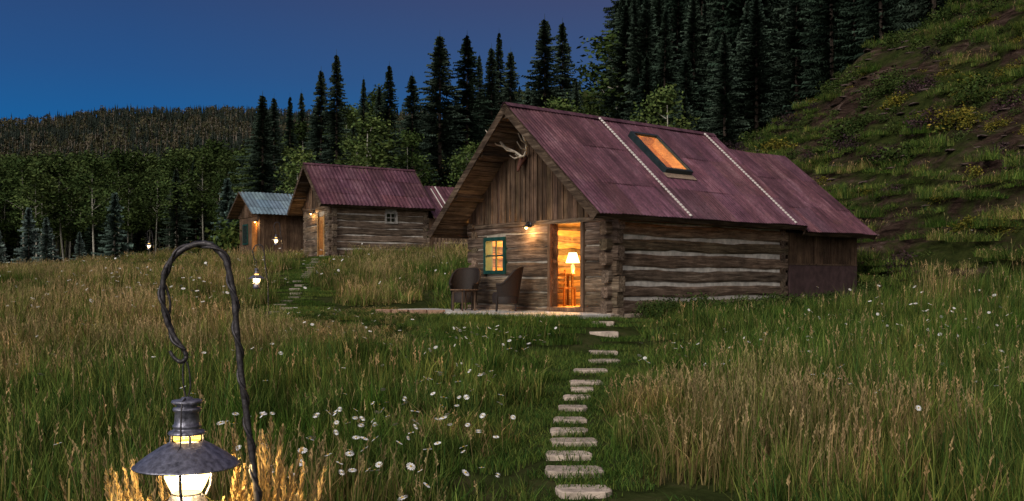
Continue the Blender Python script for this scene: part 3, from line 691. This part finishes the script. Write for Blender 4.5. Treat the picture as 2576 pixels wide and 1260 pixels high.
m.build('elk_antlers',[bone,simple('mount_wood',(.08,.03,.02))],True,parent=main)
m=M(); a,b,c,d=skyl
box(m,(a-.07,c-.07,.0),(a,d+.07,.16),0,(1,1,1),xfR); box(m,(b,c-.07,.0),(b+.07,d+.07,.16),0,(1,1,1),xfR); box(m,(a,c-.07,.0),(b,c,.158),0,(1,1,1),xfR); box(m,(a,d,.0),(b,d+.07,.162),0,(1,1,1),xfR)
box(m,(a-.12,d+.075,.05),(b+.12,d+.26,.057),2,(1,1,1),xfR)
box(m,(a,c,-.12),(a+.02,d,.11),3,(1,1,1),xfR); box(m,(b-.02,c,-.12),(b,d,.11),3,(1,1,1),xfR); box(m,(a+.02,c,-.12),(b-.02,c+.02,.11),3,(1,1,1),xfR); box(m,(a+.02,d-.02,-.12),(b-.02,d,.11),3,(1,1,1),xfR)
m.add(xfR([(a,c,.125),(b,c,.125),(b,d,.125),(a,d,.125)]),[[0,1,2,3]],1)
m.build('skylight',[frame_dk,glass_s,tan_flash,wP],parent=main)
m=M()
for x in (2.0,6.02):
    s=.1
    while s<LR: box(m,(x-.026,s,.046),(x+.026,s+.06,.074),0,(1,1,1),xfR); s+=.095
    box(m,(x-.035,.1,.038),(x+.035,LR,.048),1,(1.4,1.4,1.4),xfR)
m.build('roof_seam_strips',[white_strip,roof_m],parent=main)
rid2=(2.5,5.82); eR2=(-.42,3.40); eL2=(5.4,3.2)
roof(main,rid2,eR2,6.53,9.9,None,seed=17,tone=.95); roof(main,rid2,eL2,6.53,9.9,None,seed=18)
m=M(); x=6.47
while x<9.6:
    w=rng.uniform(.15,.22); k=rng.uniform(.6,1.2); box(m,(x+.005,.02,2.55),(min(x+w,9.62),.06,3.36),0,(k,k*.95,k*.88)); 
    if rng.random()<.5: box(m,(x-.02,.0,2.575),(x+.025,.018,3.35),0,(k,k*.95,k*.88))
    x+=w
box(m,(6.47,.062,1.2),(9.62,.1,3.4),0,(.3,.3,.3))
x=6.47
while x<9.6: k=rng.uniform(.85,1.1); box(m,(x,-.02,1.2),(min(x+.6,9.62)-.006,.05,2.53),1,(k,k,k)); x+=.6
box(m,(6.45,-.03,2.535),(9.63,.018,2.57),0)
boards_gable(m,9.60,0,L,1.2,rid2,eR2,eL2,rng); box(m,(6.4,L-.1,1.2),(9.6,L,3.3),0)
m.build('shed_walls',[wZ,plyw],parent=main)
m=M(); xf2,L2=slope_xf(rid2,eR2); box(m,(9.88,0,-.16),(9.92,L2+.05,0),0,(.5,.45,.4),xf2); box(m,(6.53,L2-.01,-.13),(9.87,L2+.03,-.010),1,(.5,.45,.4),xf2); m.build('shed_fascia',[wY,wX],parent=main)
m=M()
for i in range(16): slab(m,i*.42,-.06,1.40,.42,.22,.3,rg,(.7,.65,.6))
for i in range(12): slab(m,-.05,i*.42+.1,1.42,.22,.42,.3,rg,(.8,.75,.7))
m.build('foundation_stones',[stone],parent=main)
par=empty('stone_patio',(C[0],C[1],0),PHI); m=M()
for i in range(4):
    for j in range(10):
        k=rng.uniform(.8,1.1); box(m,(-1.98+i*.48+.01,-.15+j*.62+.01,1.0),(-1.98+(i+1)*.48-.01,-.15+(j+1)*.62-.01,1.405+rng.uniform(0,.012)),0,(k,k,k))
m.build('paving',[patio_m],parent=par)
def chair(x,y,rz,zz=1.42):
    par=empty('wicker_chair',(C[0]+x*d2[0]+y*d1[0],C[1]+x*d2[1]+y*d1[1],zz),PHI+rz); m=M()
    n=26; rows=7; v=[]
    for j in range(rows):
        for i in range(n):
            a=math.radians(-125+250*i/(n-1)); t=j/(rows-1); back=(math.cos(a)+1)/2
            top=.62+.38*ss(.35,.95,back); z=.34+(float(top)-.34)*t; r=.31+.07*t*(.5+back)
            v.append((r*math.cos(a)*1.02,r*math.sin(a),z))
    f=[[j*n+i,j*n+i+1,(j+1)*n+i+1,(j+1)*n+i] for j in range(rows-1) for i in range(n-1)]
    m.add(v,f); vv=np.array(v); m.add(vv*np.array([.9,.9,1]),f)
    tube(m,vv[-n:]*np.array([.95,.95,1]),.03,6)
    tube(m,[v[0],(v[0][0]-.02,v[0][1],.0)],.022,6); tube(m,[v[n-1],(v[n-1][0]-.02,v[n-1][1],.0)],.022,6)
    for a in (-.6,.6): tube(m,[(.27*math.cos(a),.27*math.sin(a),.35),(.3*math.cos(a),.3*math.sin(a),0)],.022,6)
    lathe(m,[(.3,.18),(.31,.36),(.29,.38),(.28,.44),(.001,.46)],20)
    m.build('wicker_shell_and_seat',[wick],True,parent=par)
chair(-.70,2.75,math.radians(-40)); chair(-.75,4.25,math.radians(35))
par=empty('side_table',(C[0]-1.25*d2[0]+3.6*d1[0],C[1]-1.25*d2[1]+3.6*d1[1],1.42),PHI); m=M()
for i in range(4): box(m,(-.24+i*.125,-.24,.48),(-.24+i*.125+.1,.24,.505),0,(1.5,1.4,1.3))
for a in (-.18,.18):
    for b in (-.18,.18): box(m,(a-.015,b-.015,0),(a+.015,b+.015,.44),0)
    box(m,(a-.01,-.18,.44),(a+.01,.18,.478),0)
m.build('slatted_table',[wZ],parent=par)
par=empty('stone_border'); m=M()
for i in range(4): slab(m,-3.0+i*.42,22.9-i*.15,float(T(-2.5,22.8))+.12,.42,.3,.3,rg,(.7,.5,.4))
m.build('stones',[stone],parent=par)

# --- second cabin
z2=3.3
c2,x2,L2_,rng=cabin('log_cabin',(C2[0],C2[1],z2),PHI2,3.7,5.0,-.3,2.35,2.4,(1.85,4.5),(-.42,2.42),(4.15,2.25),.7,5.2,[(1.0,1.75,.1,1.95)],[(2.75,3.35,1.65,2.15)],None,seed=9,courses=8,corr=.2,cs_=.14,ch=chink)
window(c2,'side',2.75,3.35,1.65,2.15,simple('pale_window_paint',(.35,.33,.3)))
m=M(); box(m,(.02,1.02,.1),(.07,1.73,1.93),0,(.9,.6,.35)); box(m,(-.03,.93,.05),(.1,1.0,2.0),0); box(m,(-.03,1.75,.05),(.1,1.82,2.0),0); m.build('plank_door',[wP],parent=c2)
sconce(c2,2.3,2.15,26)
r3=(1.85,3.75); roof(c2,r3,(-.3,1.95),5.25,7.6,None,seed=31,corr=.2,tone=1.15); roof(c2,r3,(4.1,1.9),5.25,7.6,None,seed=32,corr=.2)
m=M(); x=5.1
while x<7.4: w=.2; k=rng.uniform(.6,1.2); box(m,(x+.005,.02,-.3),(x+w,.06,1.95),0,(k,k*.95,k*.88)); x+=w
boards_gable(m,7.38,0,3.7,-.3,r3,(-.3,1.95),(4.1,1.9),rng); m.build('shed_walls',[wZ],parent=c2)
x3,L3=slope_xf(r3,(-.3,1.95)); m=M(); box(m,(6.3,.1,.05),(6.36,L3*.9,.065),0,(1,1,1),x3); box(m,(6.0,.3,.05),(6.04,L3*.7,.065),0,(1,1,1),x3); m.build('roof_flashing',[white_strip],parent=c2)
par=empty('wooden_fence'); m=M()
for i in range(17):
    x=-3.6+i*.16; y=46.5+i*.03; z=float(T(x,y)); k=rng.uniform(.7,1.2); box(m,(x-.055,y-.015,z-.1),(x+.055,y+.015,z+.95+rng.uniform(-.04,.04)),0,(k,k,k))
box(m,(-3.7,46.56,3.9),(-1.0,46.62,3.98),1); m.build('pickets_and_rail',[wZ,wX],parent=par)

# --- third small building
C3=(-13.1,51.0); p3=empty('wooden_shed',(C3[0],C3[1],3.5),PHI2); rng=random.Random(4); m=M()
def brd(m,ax,a0,a1,o,z0,z1):
    a=a0
    while a<a1-.02:
        w=min(.2,a1-a); k=rng.uniform(.6,1.2); q0,q1=a+.004,a+w-.004
        box(m,(q0,o,z0),(q1,o+.03,z1),0,(k,k*.95,k*.88)) if ax==0 else box(m,(o,q0,z0),(o+.03,q1,z1),0,(k,k*.95,k*.88))
        a+=w
brd(m,1,0,3.6,0,-.5,2.1); brd(m,0,0.035,3.39,0,-.5,2.1); brd(m,0,0.035,3.39,3.57,-.5,2.1); brd(m,1,0,3.6,3.4,-.5,2.1)
boards_gable(m,-.035,0,3.6,2.05,(1.8,3.35),(-.4,2.05),(4.0,2.05),rng); m.build('board_walls',[wZ],parent=p3)
roof(p3,(1.8,3.4),(-.45,2.1),-.6,3.6,None,mat=roof_gr,seed=3,corr=.2); roof(p3,(1.8,3.4),(4.05,2.1),-.6,3.6,None,mat=roof_gr,seed=3,corr=.2)
m=M(); box(m,(-.05,2.0,.6),(-.01,2.9,1.7),0); box(m,(-.055,2.08,.68),(-.048,2.82,1.62),1); box(m,(-.055,.4,-.1),(-.012,1.2,1.8),2,(.9,.6,.35)); m.build('window_and_door',[green,simple('dark_pane',(.02,.03,.03),.1),wP],parent=p3)
sconce(p3,.3,1.75,24)

# ------------------------------------------------------------ lanterns
def catm(pts,n=6):
    P=[np.array(p,float) for p in pts]; P=[P[0]*2-P[1]]+P+[P[-1]*2-P[-2]]; o=[]
    for i in range(1,len(P)-2):
        for k in range(n):
            t=k/n; a,b,c,d=P[i-1:i+3]; o.append(.5*((2*b)+(-a+c)*t+(2*a-5*b+4*c-d)*t*t+(-a+3*b-3*c+d)*t**3))
    o.append(P[-2]); return np.array(o)
def lantern(x,y,dz,rz=0,power=None,mir=1):
    par=empty('hanging_lantern',(x,y,dz),rz); m=M()
    hp=[(.262,-.2),(.258,.5),(.252,1.0),(.248,1.299),(.217,1.56),(.195,1.726),(.176,1.891),(.165,2.028),(.151,2.111),(.131,2.18),(.096,2.218),(.062,2.232),(.014,2.225),(-.034,2.196),(-.069,2.152),(-.082,2.111),(-.083,2.028),(-.069,1.96),(-.041,1.905),(-.011,1.863),(-.003,1.838),(-.02,1.822),(-.044,1.836),(-.06,1.861)]
    c=catm([(a*mir,.0,b) for a,b in hp],8); n=len(c)
    r=np.interp(np.arange(n),[0,n*.5,n*.8,n],[.0115,.0105,.0085,.006])*(1+.08*np.sin(np.arange(n)*1.3)); tube(m,c,r,8,0)
    c2_=catm([(a*mir,0,b) for a,b in hp[:20]],24); Tn=np.gradient(c2_,axis=0); Tn/=np.linalg.norm(Tn,axis=1)[:,None]
    s=np.cumsum(np.r_[0,np.linalg.norm(np.diff(c2_,axis=0),axis=1)]); B=np.array([0,1.,0]); A=np.cross(Tn,B)
    hel=c2_+A*(np.cos(s*38)*.0125)[:,None]+B*(np.sin(s*38)*.0125)[:,None]; tube(m,hel,.0055,5,0)
    tube(m,catm([(-.083*mir,.01,2.1),(-.062*mir,.01,2.03),(-.066*mir,.012,1.97),(-.05*mir,.01,1.93)],5),.0045,5,0)
    for sg in (-1,1): tube(m,catm([(-.006,0,1.832),(sg*.010-.004,0,1.80),(sg*.012,0,1.74),(sg*.003,0,1.695)],5),.0028,5,0)
    for sg in (-1,1): tube(m,catm([(0,sg*.004,1.70),(0,sg*.05,1.685),(0,sg*.062,1.62),(0,sg*.068,1.55),(0,sg*.1,1.52)],5),.003,5,0)
    m.build('shepherd_hook',[iron],True,parent=par)
    m=M()
    lathe(m,[(.001,1.702),(.018,1.70),(.022,1.692),(.050,1.69),(.053,1.684),(.050,1.678),(.034,1.674),(.034,1.668),(.046,1.664),(.048,1.658),(.045,1.653),(.0405,1.648),(.042,1.62),(.043,1.608),(.048,1.604),(.048,1.598),(.044,1.594),(.048,1.588),(.060,1.583),(.064,1.577),(.062,1.573),(.052,1.571)],32,0)
    lathe(m,[(.052,1.549),(.060,1.546),(.09,1.530),(.125,1.508),(.155,1.486),(.176,1.470),(.181,1.466),(.180,1.463),(.155,1.480),(.12,1.503),(.08,1.525),(.052,1.538)],40,0)
    for a in range(4):
        an=a*math.pi/2+.5; tube(m,[(.053*math.cos(an),.053*math.sin(an),1.575),(.056*math.cos(an),.056*math.sin(an),1.545)],.004,5,0)
    for a in range(3):
        an=a*2*math.pi/3-math.pi/2+.06; ca,sa=math.cos(an),math.sin(an); tube(m,[(.083*ca,.083*sa,1.515),(.086*ca,.086*sa,1.45),(.083*ca,.083*sa,1.39),(.066*ca,.066*sa,1.355)],.0055,6,0)
    lathe(m,[(.05,1.365),(.056,1.358),(.066,1.34),(.074,1.33),(.078,1.28),(.074,1.24),(.001,1.23)],28,0)
    m.build('lantern_body',[tin],True,parent=par)
    m=M(); lathe(m,[(.034,1.52),(.055,1.505),(.070,1.485),(.077,1.455),(.075,1.425),(.062,1.395),(.048,1.37)],28,0); lathe(m,[(.001,1.49),(.03,1.475),(.040,1.445),(.030,1.41),(.001,1.40)],14,1); m.build('lit_globe',[em_globe,em_flame],True,parent=par)
    m=M(); lathe(m,[(.043,1.571),(.046,1.56),(.043,1.549)],24,0); m.build('amber_chimney_glass',[em_amber],True,parent=par)
    plight('lantern_light',par,(0,-.05,1.445),power*.5,(1,.66,.26),.02); plight('lantern_light',par,(0,.05,1.445),power*.5,(1,.66,.26),.02)
lantern(-1.126,3.4,0.0,0,24)
lantern(-5.75,22.1,float(T(-5.75,22.1))-.45,.3,14)
lantern(-10.1,42,float(T(-10.1,42))-.45,.2,20)
lantern(-18.5,50,float(T(-18.5,50))-.5,.2,20)
m=M(); rr=np.random.RandomState(4)
def plume(m,x,y,H,a,lean,sz,w_=.005):
    z=float(T(x,y)); p=[np.array([x+math.cos(a)*lean*t**2.2,y+math.sin(a)*lean*t**2.2,z+H*t-.12*lean*t**4]) for t in np.linspace(0,1,9)]
    tube(m,p,np.linspace(.003,.0015,9),4,0,(.26,.2,.08),False)
    for k in range(44):
        t=.80+.20*k/44; i=min(7,int(t*8)); f=t*8-i; q=p[i]*(1-f)+p[i+1]*f; d=p[i+1]-p[i]; d/=np.linalg.norm(d)
        o=rr.normal(0,1,3); o-=d*o.dot(d)*.2; o/=np.linalg.norm(o); l=sz*(.4+.9*math.sin(math.pi*min(1,(t-.78)/.23)))
        s=np.cross(o,d)*w_; e=q+o*l*.45+d*l
        m.add([q,q+(e-q)*.5+s,e,q+(e-q)*.5-s],[[0,1,2,3]],0,np.array([.36,.30,.16])*rr.uniform(.6,1.3))
    for k in range(5):
        t=rr.uniform(.35,.85); q=p[int(t*8)]; an=rr.rand()*6.28; l=rr.uniform(.15,.32); s=np.array([-math.sin(an),math.cos(an),0])*.005; d=np.array([math.cos(an),math.sin(an),0])
        b1=q+d*l*.45+np.array([0,0,l*.5]); e=q+d*l+np.array([0,0,l*.4]); cc=np.array([.20,.20,.07])*rr.uniform(.6,1.3)
        m.add([q-s,q+s,b1+s,b1-s],[[0,1,2,3]],0,cc); m.add([b1+s,b1-s,e],[[0,1,2]],0,cc)
for k in range(84):
    sg=rr.choice([-1,1]); x=-1.12+sg*rr.uniform(.02,.30); y=3.4+rr.uniform(.14,.45); plume(m,x,y,rr.uniform(1.12,1.36)-.25*abs(x+1.12),(0.2 if sg>0 else 2.9)+rr.normal(0,.6),rr.uniform(.04,.16),.034)
for k in range(6):
    plume(m,-1.12+rr.choice([-1,1])*rr.uniform(.12,.24),3.4+rr.uniform(.2,.4),rr.uniform(1.34,1.44),rr.uniform(0,6.28),rr.uniform(.06,.14),.034)
for k in range(14):
    x=-2.3+rr.normal(0,.45); y=rr.uniform(4.6,6.2); plume(m,x,y,rr.uniform(.6,.9),rr.uniform(0,6.28),rr.uniform(.05,.2),.03,.003)
m.build('plumed_grass',[grass_m])
pt=[]
for k in range(80):
    pt.append((R.uniform(-5.0,-2.7),R.uniform(-.3,6.2),R.uniform(.08,.17)))
for k in range(60):
    pt.append((R.uniform(.5,9.8),R.uniform(-1.0,-.3),R.uniform(.18,.42)))
pt=np.array(pt); A=C[0]+pt[:,0]*d2[0]+pt[:,1]*d1[0]; B=C[1]+pt[:,0]*d2[1]+pt[:,1]*d1[1]; k=pathd(A,B)>.8; A=A[k];B=B[k];pt=pt[k]
forest('weeds',bc,A,B,np.stack([pt[:,2]]*3,1),R.randint(0,2,len(A)),lambda a,b:T(a,b)+.27)

# ------------------------------------------------------------ world + sun + camera
w=bpy.data.worlds.new('World'); scene.world=w; w.use_nodes=True; nt=w.node_tree; nt.nodes.clear()
o=nt.nodes.new('ShaderNodeOutputWorld'); bg=nt.nodes.new('ShaderNodeBackground'); nt.links.new(bg.outputs[0],o.inputs[0])
tc=nd(nt,'ShaderNodeTexCoord').outputs['Generated']; sp_=nd(nt,'ShaderNodeSeparateXYZ',{0:tc})
c=ramp(nt,sp_.outputs[2],[(0,(.006,.15,.42)),(.13,(.008,.118,.34)),(.20,(.019,.085,.25)),(.28,(.026,.062,.178)),(.6,(.03,.05,.13)),(1,(.05,.065,.13))])
mr=nd(nt,'ShaderNodeMapRange',{0:sp_.outputs[0],1:-.35,2:.45,3:0,4:1}).outputs[0]
c=mix(nt,mr,c,mix(nt,1,c,(2.6,1.15,.85),'MULTIPLY'))
gl=nd(nt,'ShaderNodeMapRange',{0:sp_.outputs[1],1:.1,2:-.9,3:0,4:1}).outputs[0]  # unseen sky behind the camera brightened, added as extra light on the scene
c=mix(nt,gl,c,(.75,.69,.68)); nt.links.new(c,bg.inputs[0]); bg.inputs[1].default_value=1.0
sl=bpy.data.lights.new('dusk_sun','SUN'); sl.energy=2.2; sl.angle=math.radians(28); sl.color=(1,.93,.83)
so=bpy.data.objects.new('dusk_sun',sl); so.rotation_euler=Vector((-.5,-.72,.58)).to_track_quat('Z','Y').to_euler(); scene.collection.objects.link(so)
cam=bpy.data.cameras.new('camera'); cam.lens=34.5; cam.sensor_width=36; cam.shift_y=.0305; cam.clip_end=4000; cam.clip_start=.05
co=bpy.data.objects.new('camera',cam); co.location=(0,0,2.1); co.rotation_euler=(math.pi/2,0,0); scene.collection.objects.link(co); scene.camera=co
